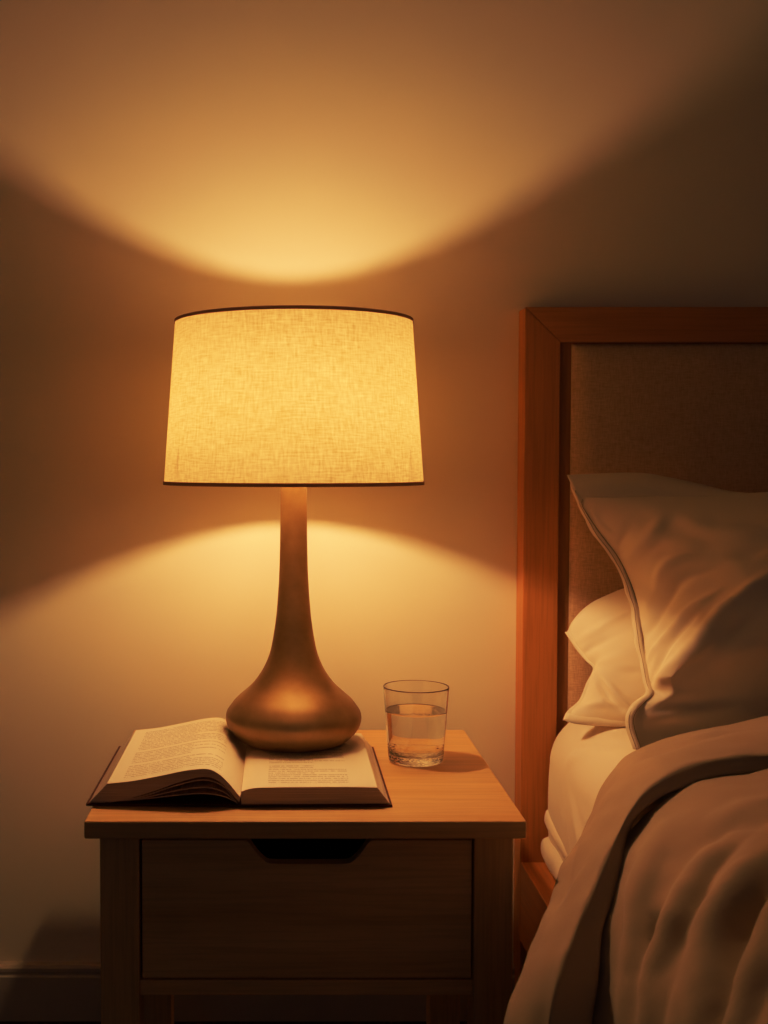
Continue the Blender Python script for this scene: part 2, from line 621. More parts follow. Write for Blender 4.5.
for k, (hh, y) in enumerate(((.0265, .0), (.0170, .002), (.0090, .004))):
    lv = [(-.205, z0 + .0040), (-.165, z0 + .0050 + hh * .25), (-.125, z0 + .006 + hh * .72), (-.092, z0 + .006 + hh), (-.068, z0 + .005 + hh * .75), (-.052, z0 + .0045)]
    p = resample_len(lv, 24)
    q = p.copy(); q[:, 1] -= .0012
    obj('loose_leaf', prism_y([tuple(a) for a in p] + [tuple(a) for a in q[::-1]], BKY0 + .002 + y, BKY1), M['edges'], bk)

# ------------------------------------------------------------------ table lamp
LXC, LYC = .0172, 1.600
LZ = TT + .0244
lamp = thing('table_lamp', 'lit table lamp with bronze bottle-shaped base and oatmeal linen drum shade', 'lamp', (LXC, LYC, LZ))
prof_px = [(.0, LZ), (.060, LZ), (.0655, LZ + .0008), (.0745, LZ + .0055), (.0835, LZ + .0135), (.0900, LZ + .0225), (.0928, LZ + .0330), (.0917, LZ + .0420),
           (.0870, TT + .0740), (.0795, TT + .0835), (.0690, TT + .0930), (.0565, TT + .1045), (.0440, TT + .1215), (.0353, TT + .1394), (.0298, TT + .1587),
           (.0240, TT + .1957), (.0209, TT + .234), (.0192, TT + .271), (.0182, TT + .320), (.0179, TT + .370), (.0178, TT + .3990)]
sm = resample_len(prof_px[2:], 90)
prof = [(0, LZ), (.060, LZ)] + [tuple(p) for p in sm] + [(.0165, TT + .4005), (0, TT + .4005)]
obj('lamp_base', lathe(prof, LXC, LYC, 96), M['bronze'], lamp, smooth=True, label='bronze bottle-shaped base')
zs = TT + .4006
obj('socket', lathe([(0, zs), (.0135, zs), (.0150, zs + .002), (.0150, zs + .026), (.0138, zs + .0285), (0, zs + .0285)], LXC, LYC, 40), M['plastic'], lamp, smooth=False)
zb = TT + .430
obj('bulb_neck', lathe([(0, zb), (.0115, zb), (.0120, zb + .004), (.0095, zb + .026), (.0060, zb + .0315), (0, zb + .0315)], LXC, LYC, 32), M['plastic'], lamp)
zb = TT + .462
bp = [(.0175 * math.sin(PI * k / 16), zb + .0165 * (1 - math.cos(PI * k / 16))) for k in range(17)]
bp[0] = (0, bp[0][1]); bp[-1] = (0, bp[-1][1])
obj('bulb', lathe(bp, LXC, LYC, 40), M['bulb'], lamp, smooth=True)
SZ0, SZ1, SR0, SR1 = TT + .3781, TT + .5975, .1757, .1597
nz = 36
shp = [(SR0 + (SR1 - SR0) * k / nz, SZ0 + (SZ1 - SZ0) * k / nz) for k in range(nz + 1)]
sh = obj('lamp_shade', lathe(shp, LXC, LYC, 128, uv=True), M['shade'], lamp, smooth=True, label='oatmeal linen drum shade glowing from within')
# seam of the texture sits at the back: fix the last column's u
uvl = sh.data.uv_layers['UVMap']
for p in sh.data.polygons:
    us = [uvl.data[li].uv[0] for li in p.loop_indices]
    if max(us) - min(us) > .5:
        for li in p.loop_indices:
            if uvl.data[li].uv[0] < .5:
                uvl.data[li].uv[0] += 1.0
t = .0011
def band(r, z0_, z1_):
    return lathe([(r + t, z0_), (r + t, z1_)], LXC, LYC, 128)
obj('trim_band', band(SR0, SZ0 - .0006, SZ0 + .0042), M['shade_trim'], sh, smooth=True)
obj('trim_band', band(SR1, SZ1 - .0034, SZ1 + .0010), M['shade_trim'], sh, smooth=True)
zf = zs + .024
rf = SR0 + (SR1 - SR0) * (zf - SZ0) / (SZ1 - SZ0) - .0005
spk = [lathe([(.0150, zf - .001), (.0190, zf - .001), (.0190, zf + .001), (.0150, zf + .001)], LXC, LYC, 40, closed=True)]
for a in (90, 210, 330):
    a = math.radians(a)
    spk.append(tube([(LXC + .018 * math.cos(a), LYC + .018 * math.sin(a), zf), (LXC + rf * math.cos(a), LYC + rf * math.sin(a), zf)], .0010, 8))
obj('shade_fitter', merge(*spk), M['plastic'], lamp)

# ------------------------------------------------------------------ glass of water
GX, GY, GZ = .184, 1.590, TT + .0003
gl = thing('drinking_glass', 'clear tumbler two-thirds full of water, standing on the nightstand', 'glass', (GX, GY, GZ))
outer = [(0, GZ), (.0340, GZ), (.0362, GZ + .0010), (.0372, GZ + .0035), (.0376, GZ + .0080), (.0382, GZ + .014), (.0384, GZ + .016), (.0416, GZ + .058), (.0447, GZ + .0990), (.04495, GZ + .1012), (.0449, GZ + .1022)]
inner = [(.0444, GZ + .1029), (.0439, GZ + .1029), (.0434, GZ + .1022), (.0433, GZ + .1012), (.0431, GZ + .0990), (.0402, GZ + .060), (.0368, GZ + .020), (.0366, GZ + .018), (.0361, GZ + .0160), (.0350, GZ + .0140), (.0310, GZ + .0118), (0, GZ + .0112)]
obj('tumbler', lathe(outer + inner, GX, GY, 72), M['glass'], gl, smooth=True)
wl = GZ + .0700
ri = lambda z: .0366 + (.0433 - .0366) * (z - GZ - .018) / .084
e = .0004
wp = [(0, GZ + .0112 - e), (.0310, GZ + .0118 - e), (.0350 + e, GZ + .0140 - e), (.0361 + e, GZ + .0160), (.0366 + e, GZ + .018), (ri(GZ + .022) + e, GZ + .022), (ri(wl - .002) + e, wl - .002), (ri(wl) + e, wl + .0007), (ri(wl) - .0006, wl + .0003), (ri(wl) - .002, wl), (ri(wl) - .004, wl), (0, wl)]
obj('water', lathe(wp, GX, GY, 72), M['water'], gl, smooth=True, label='clear still water')

# ------------------------------------------------------------------ bed
HX0, HX1, HY0, HY1, HZ = .3815, 1.92, 1.848, 1.8995, 1.1550
SW, TW = .0556, .0545
bed = thing('bed', 'wooden bed with mitred frame headboard holding a beige linen panel', 'bed', ((HX0 + HX1) / 2, .9, 0))
hb = obj('headboard', boxes((HX0 + .012, HX1 - .012, HY0 + .009, HY1 - .0005, .18, HZ - .012)), M['cherry_back'], bed, label='headboard with mitred wooden frame')
def mitre(poly, name, mat):
    obj(name, prism(poly, 'y', HY0, HY1 - .0005), mat, hb, bevel=.0012)
g = .0004
mitre([(HX0, 0), (HX0 + SW, 0), (HX0 + SW, HZ - TW - g), (HX0, HZ - g)], 'stile', M['cherry_z'])
mitre([(HX1 - SW, 0), (HX1, 0), (HX1, HZ - g), (HX1 - SW, HZ - TW - g)], 'stile', M['cherry_z'])
mitre([(HX0 + g, HZ), (HX0 + SW + g, HZ - TW), (HX1 - SW - g, HZ - TW), (HX1 - g, HZ)], 'top_rail', M['cherry_x'])
mitre([(HX0 + SW + g, .20), (HX1 - SW - g, .20), (HX1 - SW - g, .30), (HX0 + SW + g, .30)], 'bottom_rail', M['cherry_x'])
# padded panel: a shallow cushion with rounded edges
def padded(x0, x1, z0_, z1_, yback, depth, r, n=(70, 50)):
    xs = np.unique(np.r_[np.linspace(0, r, 10), np.linspace(r, x1 - x0 - r, n[0]), np.linspace(x1 - x0 - r, x1 - x0, 10)]) + x0
    zs_ = np.unique(np.r_[np.linspace(0, r, 10), np.linspace(r, z1_ - z0_ - r, n[1]), np.linspace(z1_ - z0_ - r, z1_ - z0_, 10)]) + z0_
    G = np.zeros((len(xs), len(zs_), 3))
    for i, x in enumerate(xs):
        for j, z in enumerate(zs_):
            a = min(1, min(x - x0, x1 - x) / r); b = min(1, min(z - z0_, z1_ - z) / r)
            h = math.sqrt(max(0, 1 - (1 - a) ** 2)) * math.sqrt(max(0, 1 - (1 - b) ** 2))
            G[i, j] = (x, yback - .002 - depth * h, z)
    return G
obj('upholstered_panel', grid_mesh(padded(HX0 + SW + .0185, HX1 - SW - .0185, .302, HZ - TW - .0030, HY0 + .0085, .0150, .034)), M['linen'], hb, smooth=True, label='beige woven linen panel')
RY0 = -.10
for (a, b) in ((.3815, .4250), (1.8784, 1.92)):
    obj('side_rail', boxes((a, b, RY0, HY0 - .0005, .150, .2765)), M['cherry_y'], bed, bevel=.0015)
obj('foot_rail', boxes((.4255, 1.878, RY0, RY0 + .04, .150, .2765)), M['cherry_x'], bed, bevel=.0015)
obj('slat_base', boxes(*[(.4255, 1.878, y, y + .07, .232, .250) for y in np.arange(RY0 + .06, 1.80, .14)]), M['oak_dark'], bed)
for (a, b) in ((.3864, .4460), (1.857, 1.917)):
    obj('leg', boxes((a, b, RY0 + .002, RY0 + .062, 0, .1498)), M['cherry_z'], bed, bevel=.0015)

# ------------------------------------------------------------------ mattress in its fitted sheet
MX0, MX1, MY0, MY1, MZ0, MZ1 = .4160, 1.872, -.05, 1.836, .2800, .5290
mt = thing('mattress', 'mattress in a cream fitted sheet lying on the wooden bed', 'mattress', ((MX0 + MX1) / 2, .9, .252))
def super_loop(n, x0, x1, z0_, z1_, rt, rb_):
    """rounded rectangle in (x,z), first the left side from bottom to top, then across the top, right side, bottom"""
    pts = []
    def arc(cx, cz, r, a0, a1, k):
        for i in range(k):
            a = math.radians(a0 + (a1 - a0) * i / (k - 1))
            pts.append((cx + r * math.cos(a), cz + r * math.sin(a)))
    arc(x0 + rb_, z0_ + rb_, rb_, 270, 180, 12)
    for z in np.linspace(z0_ + rb_, z1_ - rt, 24)[1:-1]:
        b = math.sin(PI * (z - z0_ - rb_) / (z1_ - rt - z0_ - rb_))
        pts.append((x0 - .004 * b, z))
    arc(x0 + rt, z1_ - rt, rt, 180, 90, 20)
    for x in np.linspace(x0 + rt, x1 - rt, 60)[1:-1]:
        pts.append((x, z1_))
    arc(x1 - rt, z1_ - rt, rt, 90, 0, 10)
    arc(x1 - rb_, z0_ + rb_, rb_, 0, -90, 8)
    return pts
prof_m = super_loop(0, MX0, MX1, MZ0, MZ1, .085, .035)
ys = np.r_[np.linspace(MY0, 1.30, 16)[:-1], np.linspace(1.30, MY1, 110)]
G = np.zeros((len(prof_m), len(ys), 3))
for j, y in enumerate(ys):
    e = min(1, (MY1 - y) / .06)
    e = math.sqrt(max(0, 1 - (1 - e) ** 2))
    for i, (x, z) in enumerate(prof_m):
        cx, cz = (MX0 + MX1) / 2, (MZ0 + MZ1) / 2
        s = .93 + .07 * e
        sx = 1 - (1 - s) * .25
        G[i, j] = (cx + (x - cx) * sx, y, cz + (z - cz) * s)
N = -grid_normals(G)
if N[40, 40, 0] > 0:
    N = -N
G = strokes(G, N, [
    ([(.430, 1.70, .487), (.452, 1.64, .510), (.480, 1.585, .522)], 0.0093, -0.0097),
    ([(.420, 1.71, .470), (.446, 1.655, .503), (.475, 1.60, .522)], 0.0136, 0.0090),
    ([(.404, 1.70, .455), (.402, 1.62, .40), (.405, 1.57, .34)], 0.0119, 0.0067),
    ([(.404, 1.74, .445), (.402, 1.69, .39), (.405, 1.65, .32)], 0.0102, -0.0053),
    ([(.404, 1.66, .445), (.402, 1.58, .40), (.405, 1.52, .34)], 0.0102, -0.0060),
])
G = G + N * (fnoise(G, (7, 4, 9), 3.1) * .004)[..., None]
V, F, UV = grid_mesh(G)
nm, mm = G.shape[:2]
F = list(F)
F.append(tuple(i * mm + mm - 1 for i in range(nm)))
F.append(tuple(i * mm for i in range(nm))[::-1])
for j in range(mm - 1):
    F.append(((nm - 1) * mm + j, 0 * mm + j, 0 * mm + j + 1, (nm - 1) * mm + j + 1))
sheet_o = obj('fitted_sheet', (V, F, None), M['sheet'], mt, smooth=True, label='cream cotton fitted sheet')
# sheet bunched along the foot of the mattress
def roll(path, r, seed, flat=.8):
    P = resample_len(path, 60)
    V, F = [], []
    n = 18
    for i, p in enumerate(P):
        t = i / (len(P) - 1)
        rr = r * min(1, math.sqrt(max(0.02, 1 - (1 - min(1, (1 - t) / .03)) ** 2)))
        for k in range(n):
            a = 2 * PI * k / n
            q = 1 + .16 * noise.noise(Vector((p[1] * 22, math.cos(a) * 1.3 + seed, math.sin(a) * 1.3)))
            V.append((p[0] + rr * q * math.cos(a) * flat, p[1], p[2] + rr * q * math.sin(a)))
    for i in range(len(P) - 1):
        for k in range(n):
            F.append((i * n + k, (i + 1) * n + k, (i + 1) * n + (k + 1) % n, i * n + (k + 1) % n))
    F.append(tuple(range(n)))
    F.append(tuple((len(P) - 1) * n + k for k in range(n))[::-1])
    return (V, F, None)
obj('tucked_sheet', merge(roll([(.436, 1.20, .322), (.432, 1.50, .326), (.423, 1.66, .338), (.4175, 1.785, .3560), (.422, 1.829, .362)], .0115, 1.0),
                          roll([(.436, 1.20, .2990), (.432, 1.50, .2995), (.423, 1.66, .3030), (.4195, 1.785, .3100), (.423, 1.829, .312)], .0195, 5.0, .85)),
    M['sheet'], mt, smooth=True, label='bunched lower edge of the sheet')

# ------------------------------------------------------------------ pillows
def coons(Lc, Rc, Bc, Tc, sv, nt):
    """surface patch between four boundary curves; s runs left to right (values sv), t bottom to top"""
    L, R = resample_len(Lc, nt), resample_len(Rc, nt)
    B, T = resample_len(Bc, 600), resample_len(Tc, 600)
    q = np.linspace(0, 1, 600)
    B = np.stack([np.interp(sv, q, B[:, k]) for k in range(3)], 1)
    T = np.stack([np.interp(sv, q, T[:, k]) for k in range(3)], 1)
    s = sv[:, None, None]
    t = np.linspace(0, 1, nt)[None, :, None]
    return ((1 - s) * L[None] + s * R[None] + (1 - t) * B[:, None] + t * T[:, None]
            - ((1 - s) * (1 - t) * B[0] + s * (1 - t) * B[-1] + (1 - s) * t * T[0] + s * t * T[-1]))

def edge(x, p=.55):
    return np.clip(4 * x * (1 - x), 0, 1) ** p

def closed_pillow(front, back):
    """front and back grids share their border"""
    n, m = front.shape[:2]
    V = [tuple(v) for v in front.reshape(-1, 3)]
    F = []
    for i in range(n - 1):
        for j in range(m - 1):
            F.append((i * m + j, (i + 1) * m + j, (i + 1) * m + j + 1, i * m + j + 1))
    idx = {}
    for i in range(n):
        for j in range(m):
            if i in (0, n - 1) or j in (0, m - 1):
                idx[i, j] = i * m + j
            else:
                V.append(tuple(back[i, j])); idx[i, j] = len(V) - 1
    for i in range(n - 1):
        for j in range(m - 1):
            F.append((idx[i, j], idx[i, j + 1], idx[i + 1, j + 1], idx[i + 1, j]))
    return (V, F, None)

def ribbon(A, B, thick, n):
    """flat hem between two curves, with a little thickness"""
    A, B = resample_len(A, n), resample_len(B, n)
    V, F = [], []
    for i in range(n):
        a, b = A[i], B[i]
        tdir = (A[min(i + 1, n - 1)] - A[max(i - 1, 0)])
        nn = np.cross(tdir, b - a); nn /= np.linalg.norm(nn) + 1e-9
        V += [a + nn * thick * .4, (a * .5 + b * .5) + nn * thick, b + nn * thick * .4, b - nn * thick * .4, (a * .5 + b * .5) - nn * thick, a - nn * thick * .4]
    for i in range(n - 1):
        for k in range(6):
            k2 = (k + 1) % 6
            F.append((i * 6 + k, i * 6 + k2, i * 6 + 6 + k2, i * 6 + 6 + k))
    F.append(tuple(range(6))[::-1]); F.append(tuple((n - 1) * 6 + k for k in range(6)))
    return (V, F, None)

sheet_t = solid_tree(sheet_o)
# --- the pillow behind it, lower and brighter, close to the lamp
lp = thing('pillow', 'pale pillow lying low behind the large one, pinched at its lamp side', 'pillow', (.78, 1.74, .53), 'pillows on the bed')
Ll = [(.4140, 1.700, .5370), (.4220, 1.708, .5480), (.4430, 1.722, .5620), (.4560, 1.733, .5850), (.4680, 1.742, .6050), (.4610, 1.758, .6150), (.4510, 1.775, .6290), (.4385, 1.795, .6520)]
Tl = [(.4385, 1.795, .6520), (.4500, 1.798, .6720), (.4740, 1.800, .6950), (.5080, 1.800, .7120), (.5350, 1.797, .7220), (.62, 1.79, .745), (.78, 1.785, .76), (.95, 1.79, .73), (1.06, 1.80, .67)]
Bl = [(.4140, 1.700, .5370), (.4300, 1.690, .5345), (.4700, 1.684, .5330), (.53, 1.680, .533), (.66, 1.675, .533), (.85, 1.675, .533), (1.02, 1.68, .533), (1.07, 1.70, .54)]
Rl = [(1.07, 1.70, .54), (1.03, 1.74, .60), (1.06, 1.80, .67)]
ns_, nt = 130, 80
sv = np.linspace(0, 1, ns_) ** 1.7
base = coons(Ll, Rl, Bl, Tl, sv, nt)
S, T = np.meshgrid(sv, np.linspace(0, 1, nt), indexing='ij')
dirL = np.array([-.15, -.80, .55]); dirL /= np.linalg.norm(dirL)
front = base + dirL * (.060 * edge(S, .7) * edge(T, .6))[..., None]
Nf = grid_normals(front)
if Nf[50, 30, 1] > 0:
    Nf = -Nf
front = strokes(front, Nf, [
    ([(.4690, 1.735, .6070), (.4809, 1.6960, .5821), (.4921, 1.6840, .5699), (.52, 1.67, .555)], .006, .009),
    ([(.464, 1.722, .597), (.478, 1.69, .572), (.495, 1.675, .555)], .007, -.008),
    ([(.455, 1.780, .640), (.480, 1.760, .660), (.520, 1.750, .690)], .008, .006),
    ([(.458, 1.765, .625), (.485, 1.745, .643), (.530, 1.730, .665)], .007, -.006),
    ([(.472, 1.735, .612), (.495, 1.72, .622), (.53, 1.71, .635)], .007, .006),
    ([(.474, 1.730, .605), (.50, 1.705, .605), (.53, 1.69, .610)], .007, -.005),
    ([(.44, 1.70, .555), (.46, 1.69, .565), (.49, 1.68, .563)], .006, .004),
])
front = front + Nf * (fnoise(front, (14, 10, 14), 4.4) * .004 * edge(S, .5) * edge(T, .5))[..., None]
back = base - dirL * (.016 * edge(S, .5) * edge(T, .5))[..., None]
front, back = rest_on(front, [sheet_t], .003), rest_on(back, [sheet_t], .003)
low_o = obj('pillowcase', closed_pillow(front, back), M['pillow_pale'], lp, smooth=True)
obj('side_hem', ribbon([(p[0] - .0030, p[1], p[2]) for p in Ll], [(p[0] + .0070, p[1] - .003, p[2] + .001) for p in Ll], .0018, 70), M['pillow_pale'], lp, smooth=True)
obj('front_hem', ribbon([(p[0], p[1] - .004, p[2] - .0005) for p in Bl[:5]], [(p[0] + .004, p[1] - .001, p[2] + .0105) for p in Bl[:5]], .0022, 60), M['pillow_pale'], lp, smooth=True)

low_t = solid_tree(low_o)

# --- the big front pillow, propped up on the one behind
fp = thing('pillow', 'large cream pillow propped upright against the headboard, its top flange flopped back', 'pillow', (.80, 1.60, .53), 'pillows on the bed')
outL = [(.4640, 1.535, .5350), (.4585, 1.545, .5560), (.4570, 1.550, .5760), (.4720, 1.562, .5905), (.4910, 1.575, .6020), (.4920, 1.592, .6160),
        (.4960, 1.640, .6660), (.4990, 1.682, .7150), (.4826, 1.710, .7703), (.4553, 1.730, .8129), (.4370, 1.742, .8560), (.4254, 1.750, .8937)]
Lc = [(p[0] + .0085, p[1] - .002, p[2] - .001) for p in outL[:-2]] + [(.4470, 1.736, .8420), (.4500, 1.733, .8620)]
Tc = [(.4500, 1.733, .8620), (.4900, 1.724, .8615), (.5252, 1.720, .8633), (.6095, 1.710, .8640), (.7041, 1.700, .8697), (.88, 1.69, .878), (1.05, 1.70, .872), (1.17, 1.73, .875)]
Bc = [(.4725, 1.533, .5340), (.52, 1.550, .5345), (.60, 1.565, .535), (.72, 1.575, .535), (.85, 1.58, .535), (1.02, 1.58, .535), (1.14, 1.59, .535)]
Rc = [(1.14, 1.59, .535), (1.11, 1.65, .70), (1.17, 1.73, .875)]
ns_, nt = 220, 170
sv = np.linspace(0, 1, ns_) ** 1.9
base = coons(Lc, Rc, Bc, Tc, sv, nt)
S, T = np.meshgrid(sv, np.linspace(0, 1, nt), indexing='ij')
# the stuffed part: it swells away from the seam up to a ridge that climbs to the right, then stays full
sr = np.interp(T, [0, .20, .30, .45, .75, 1], [.05, .05, .035, .14, .33, .50])
rise = np.clip(S / sr, 0, 1)
rise = np.sin(rise * PI / 2) ** 1.05
fall = np.clip((1 - S) / .35, 0, 1) ** .6
tall = np.interp(T, [0, .06, .14, .22, .30, .40, .55, .70, .82, .92, .97, 1], [0, .004, .010, .026, .062, .112, .140, .138, .115, .070, .036, 0])
ker = np.exp(-(np.arange(-9, 10) / 4.5) ** 2); ker /= ker.sum()
tl = np.convolve(np.pad(tall[0], 9, mode='reflect', reflect_type='odd'), ker, 'valid')
tall = np.clip(np.tile(tl, (ns_, 1)), 0, None)
bul = rise * fall * tall
dirF = np.array([-.08, -.97, .10]); dirF /= np.linalg.norm(dirF)
front = base + dirF * bul[..., None]
Nf = grid_normals(front)
if Nf[70, 60, 1] > 0:
    Nf = -Nf
PW = [
    ([(.4953, 1.5756, .6055), (.5142, 1.5521, .6369), (.5392, 1.5340, .6731), (.5784, 1.5422, .7116), (.6387, 1.5502, .7637)], 0.0102, 0.0088),
    ([(.5080, 1.5580, .6020), (.5242, 1.5421, .6269), (.5592, 1.5240, .6631), (.60, 1.53, .70), (.64, 1.54, .73)], .0160, -.0090),
    ([(.5025, 1.5819, .6180), (.5139, 1.5766, .6529), (.5365, 1.5730, .6873), (.56, 1.57, .71)], 0.0076, -0.0077),
    ([(.5046, 1.6067, .6410), (.5255, 1.5883, .6783), (.5521, 1.5804, .7134), (.5885, 1.5705, .7416)], 0.0085, 0.0077),
    ([(.5016, 1.6342, .6645), (.5201, 1.6276, .6935), (.5418, 1.6236, .7358), (.5619, 1.6104, .7579), (.60, 1.59, .77)], 0.0102, -0.0088),
    ([(.5040, 1.655, .700), (.520, 1.645, .735), (.540, 1.645, .765), (.57, 1.63, .785)], 0.0102, 0.0088),
    ([(.4987, 1.7002, .7711), (.5151, 1.6837, .7940), (.5348, 1.6789, .8159), (.545, 1.69, .845)], .0125, .0060),
    ([(.490, 1.708, .790), (.500, 1.70, .815), (.505, 1.70, .840)], 0.0076, -0.0033),
    ([(.4751, 1.7225, .8280), (.5072, 1.7073, .8360), (.5434, 1.6840, .8299), (.5729, 1.6445, .8108), (.62, 1.62, .80)], 0.0150, -0.0045),
    ([(.4556, 1.7326, .8423), (.4688, 1.7260, .8205), (.4834, 1.7146, .8065)], 0.0059, 0.0033),
    ([(.560, 1.67, .845), (.60, 1.63, .825), (.66, 1.60, .82)], 0.0136, 0.0066),
    ([(.60, 1.60, .79), (.65, 1.575, .80), (.70, 1.56, .81)], 0.0153, -0.0066),
    ([(.55, 1.545, .69), (.60, 1.545, .735), (.68, 1.55, .775)], 0.0102, 0.0055),
    ([(.4836, 1.5493, .5705), (.5194, 1.5572, .5755), (.5621, 1.5648, .5779), (.6186, 1.5724, .5858)], 0.0102, 0.0066),
]
front = strokes(front, Nf, PW)
fade = np.clip(S / .02, 0, 1) * edge(T, .4)
front = front + Nf * ((fnoise(front, (9, 6, 9), 1.7) * .006 + fnoise(front, (26, 16, 26), 8.3) * .0034 + fnoise(front, (60, 40, 60), 2.3) * .0007) * fade)[..., None]
back = base - dirF * (.055 * edge(S, .5) * edge(T, .5))[..., None]
front, back = rest_on(front, [sheet_t, low_t], .003), rest_on(back, [sheet_t, low_t], .003)
big_o = obj('pillowcase', closed_pillow(front, back), M['pillow'], fp, smooth=True, label='cream cotton pillowcase')
big_t = solid_tree(big_o)
# flange: stitched hem down the open side, and the wide flap showing its back above the top edge
wob = lambda P, a: [tuple(np.array(p) + a * np.array([noise.noise(Vector(p) * 40), noise.noise(Vector(p) * 37 + Vector((5, 0, 0))), 0])) for p in resample_len(P, 40)]
oL = wob(outL[:-1] + [(.4300, 1.7485, .8800)], .0022)
iL = resample_len([(p[0] + .0115, p[1] - .0040, p[2] - .001) for p in outL[:-2]] + [(.4450, 1.735, .8480), (.4460, 1.7345, .8560)], 40)
hem_o = obj('side_hem', ribbon(oL, iL, .0022, 120), M['pillow'], fp, smooth=True, label='stitched hem down the open side')
flapT = [(.4254, 1.750, .8937), (.4700, 1.758, .8955), (.5385, 1.765, .8965), (.5800, 1.760, .8900), (.6234, 1.750, .8803), (.6680, 1.730, .8690), (.74, 1.71, .866), (.86, 1.70, .872)]
flapB = [(.4430, 1.7370, .8500), (.4800, 1.729, .8560), (.5252, 1.724, .8580), (.5700, 1.719, .8580), (.6095, 1.714, .8580), (.66, 1.708, .8590), (.73, 1.702, .862), (.86, 1.694, .870)]
def stitch(A, B, f, parent):
    P = resample_len(A, 160) * (1 - f) + resample_len(B, 160) * f
    P = P + np.array([-.0004, -.0019, .0004])
    obj('stitching', tube([tuple(p) for p in P], .00050, 6), M['thread'], parent)
stitch(oL, iL, .92, hem_o)
stitch(oL, iL, .40, hem_o)
obj('top_flange', ribbon(flapT, flapB, .0012, 90), M['pillow'], fp, smooth=True, label='wide flange standing above the top edge')

# ------------------------------------------------------------------ duvet
dv = thing('duvet', 'taupe duvet spread over the bed with its top edge turned down', 'duvet', (1.1, .8, .55))
# the turned-down edge: its head-side edge (C), the ridge of the fold (M) and its hem over the body (H), floor side first
C_ = [(.190, 1.115, .100), (.204, 1.140, .230), (.2222, 1.170, .3433), (.2616, 1.215, .4007), (.2916, 1.265, .4296), (.3225, 1.335, .4411), (.3670, 1.420, .4680),
      (.4003, 1.465, .5053), (.4324, 1.49, .5350), (.4686, 1.50, .5533), (.5281, 1.505, .5680), (.6348, 1.52, .5816), (.80, 1.53, .590), (1.10, 1.53, .595), (1.50, 1.53, .59), (1.86, 1.53, .57)]
M_ = [(.214, 1.030, .110), (.233, 1.058, .260), (.2521, 1.085, .3866), (.2723, 1.120, .4289), (.2912, 1.150, .4483), (.3142, 1.178, .4721), (.3396, 1.205, .5053),
      (.3660, 1.230, .5372), (.3880, 1.248, .5566), (.4147, 1.262, .5715), (.4602, 1.275, .5845), (.5330, 1.285, .5925), (.72, 1.29, .597), (1.06, 1.295, .598), (1.50, 1.295, .592), (1.86, 1.295, .575)]
H_ = [(.262, 1.050, .100), (.284, 1.085, .240), (.3039, 1.120, .3736), (.3173, 1.150, .4281), (.3298, 1.175, .4537), (.3413, 1.195, .4721), (.3585, 1.220, .5035),
      (.3761, 1.242, .5266), (.3946, 1.250, .5434), (.4219, 1.258, .5552), (.4652, 1.268, .5685), (.5314, 1.276, .5725), (.72, 1.283, .576), (1.06, 1.288, .578), (1.50, 1.288, .573), (1.86, 1.288, .555)]
nu = 190
C2, M2, H2 = catmull(C_, nu), catmull(M_, nu), catmull(H_, nu)
tan = np.gradient(C2, axis=0)
acr = M2 - C2
nrm = np.cross(tan, acr)
nrm /= np.linalg.norm(nrm, axis=1, keepdims=True)
if nrm[-20, 2] < 0:
    nrm = -nrm
av = acr / np.linalg.norm(acr, axis=1, keepdims=True)
dn = H2 - M2
th_ = np.interp(np.linspace(0, 1, nu), [0, .40, .55, 1], [.007, .008, .020, .020])[:, None]
rows = [C2 + av * .075 - nrm * th_, C2 + av * .030 - nrm * th_ * 1.05, C2 - nrm * th_ * .55, C2 + av * .012,
        C2 + acr * .30 + nrm * .006, C2 + acr * .65 + nrm * .006, M2 - av * .016 + nrm * .001, M2 + dn * .06 - av * .003, M2 + dn * .35 - av * .002, M2 + dn * .75, H2, H2 - av * .020 - nrm * .004]
R = np.array(rows).transpose(1, 0, 2)
band_g = np.array([resample_len(R[i], 84) for i in range(nu)])
Nb = grid_normals(band_g)
if Nb[-30, 30, 2] < 0:
    Nb = -Nb
band_g = strokes(band_g, Nb, [
    ([(.60, 1.42, .595), (.50, 1.39, .580), (.43, 1.36, .555), (.385, 1.32, .525)], .018, -.004),
    ([(.375, 1.39, .490), (.340, 1.32, .462), (.305, 1.24, .445), (.275, 1.185, .410), (.25, 1.15, .37)], .011, -.006),
    ([(.355, 1.40, .465), (.315, 1.30, .440), (.278, 1.225, .418), (.246, 1.18, .378)], .010, .005),
    ([(.330, 1.24, .478), (.315, 1.225, .465), (.300, 1.205, .452)], .007, .004),
    ([(.300, 1.19, .447), (.288, 1.18, .436), (.277, 1.165, .424)], .005, -.004),
    ([(.270, 1.15, .420), (.262, 1.165, .408), (.252, 1.185, .392)], .006, .004),
    ([(.258, 1.125, .398), (.250, 1.14, .385), (.240, 1.16, .370)], .006, -.004),
    ([(.56, 1.28, .583), (.552, 1.278, .576)], .008, -.005),
    ([(.575, 1.31, .595), (.548, 1.285, .587)], .009, .005),
])
band_g = band_g + Nb * (fnoise(band_g, (12, 8, 12), 2.2) * .005 + fnoise(band_g, (34, 22, 34), 6.1) * .0026)[..., None]
for _ in range(2):
    band_g = rest_on(band_g, [sheet_t, big_t], .004, [big_t])
    sm_ = band_g.copy()
    sm_[1:-1, 1:-1] = .5 * band_g[1:-1, 1:-1] + .125 * (band_g[:-2, 1:-1] + band_g[2:, 1:-1] + band_g[1:-1, :-2] + band_g[1:-1, 2:])
    band_g = sm_
band_g = rest_on(band_g, [sheet_t, big_t], .004, [big_t])
obj('turned_down_edge', grid_mesh(band_g), M['duvet'], dv, smooth=True, label='turned-down top edge of the duvet')
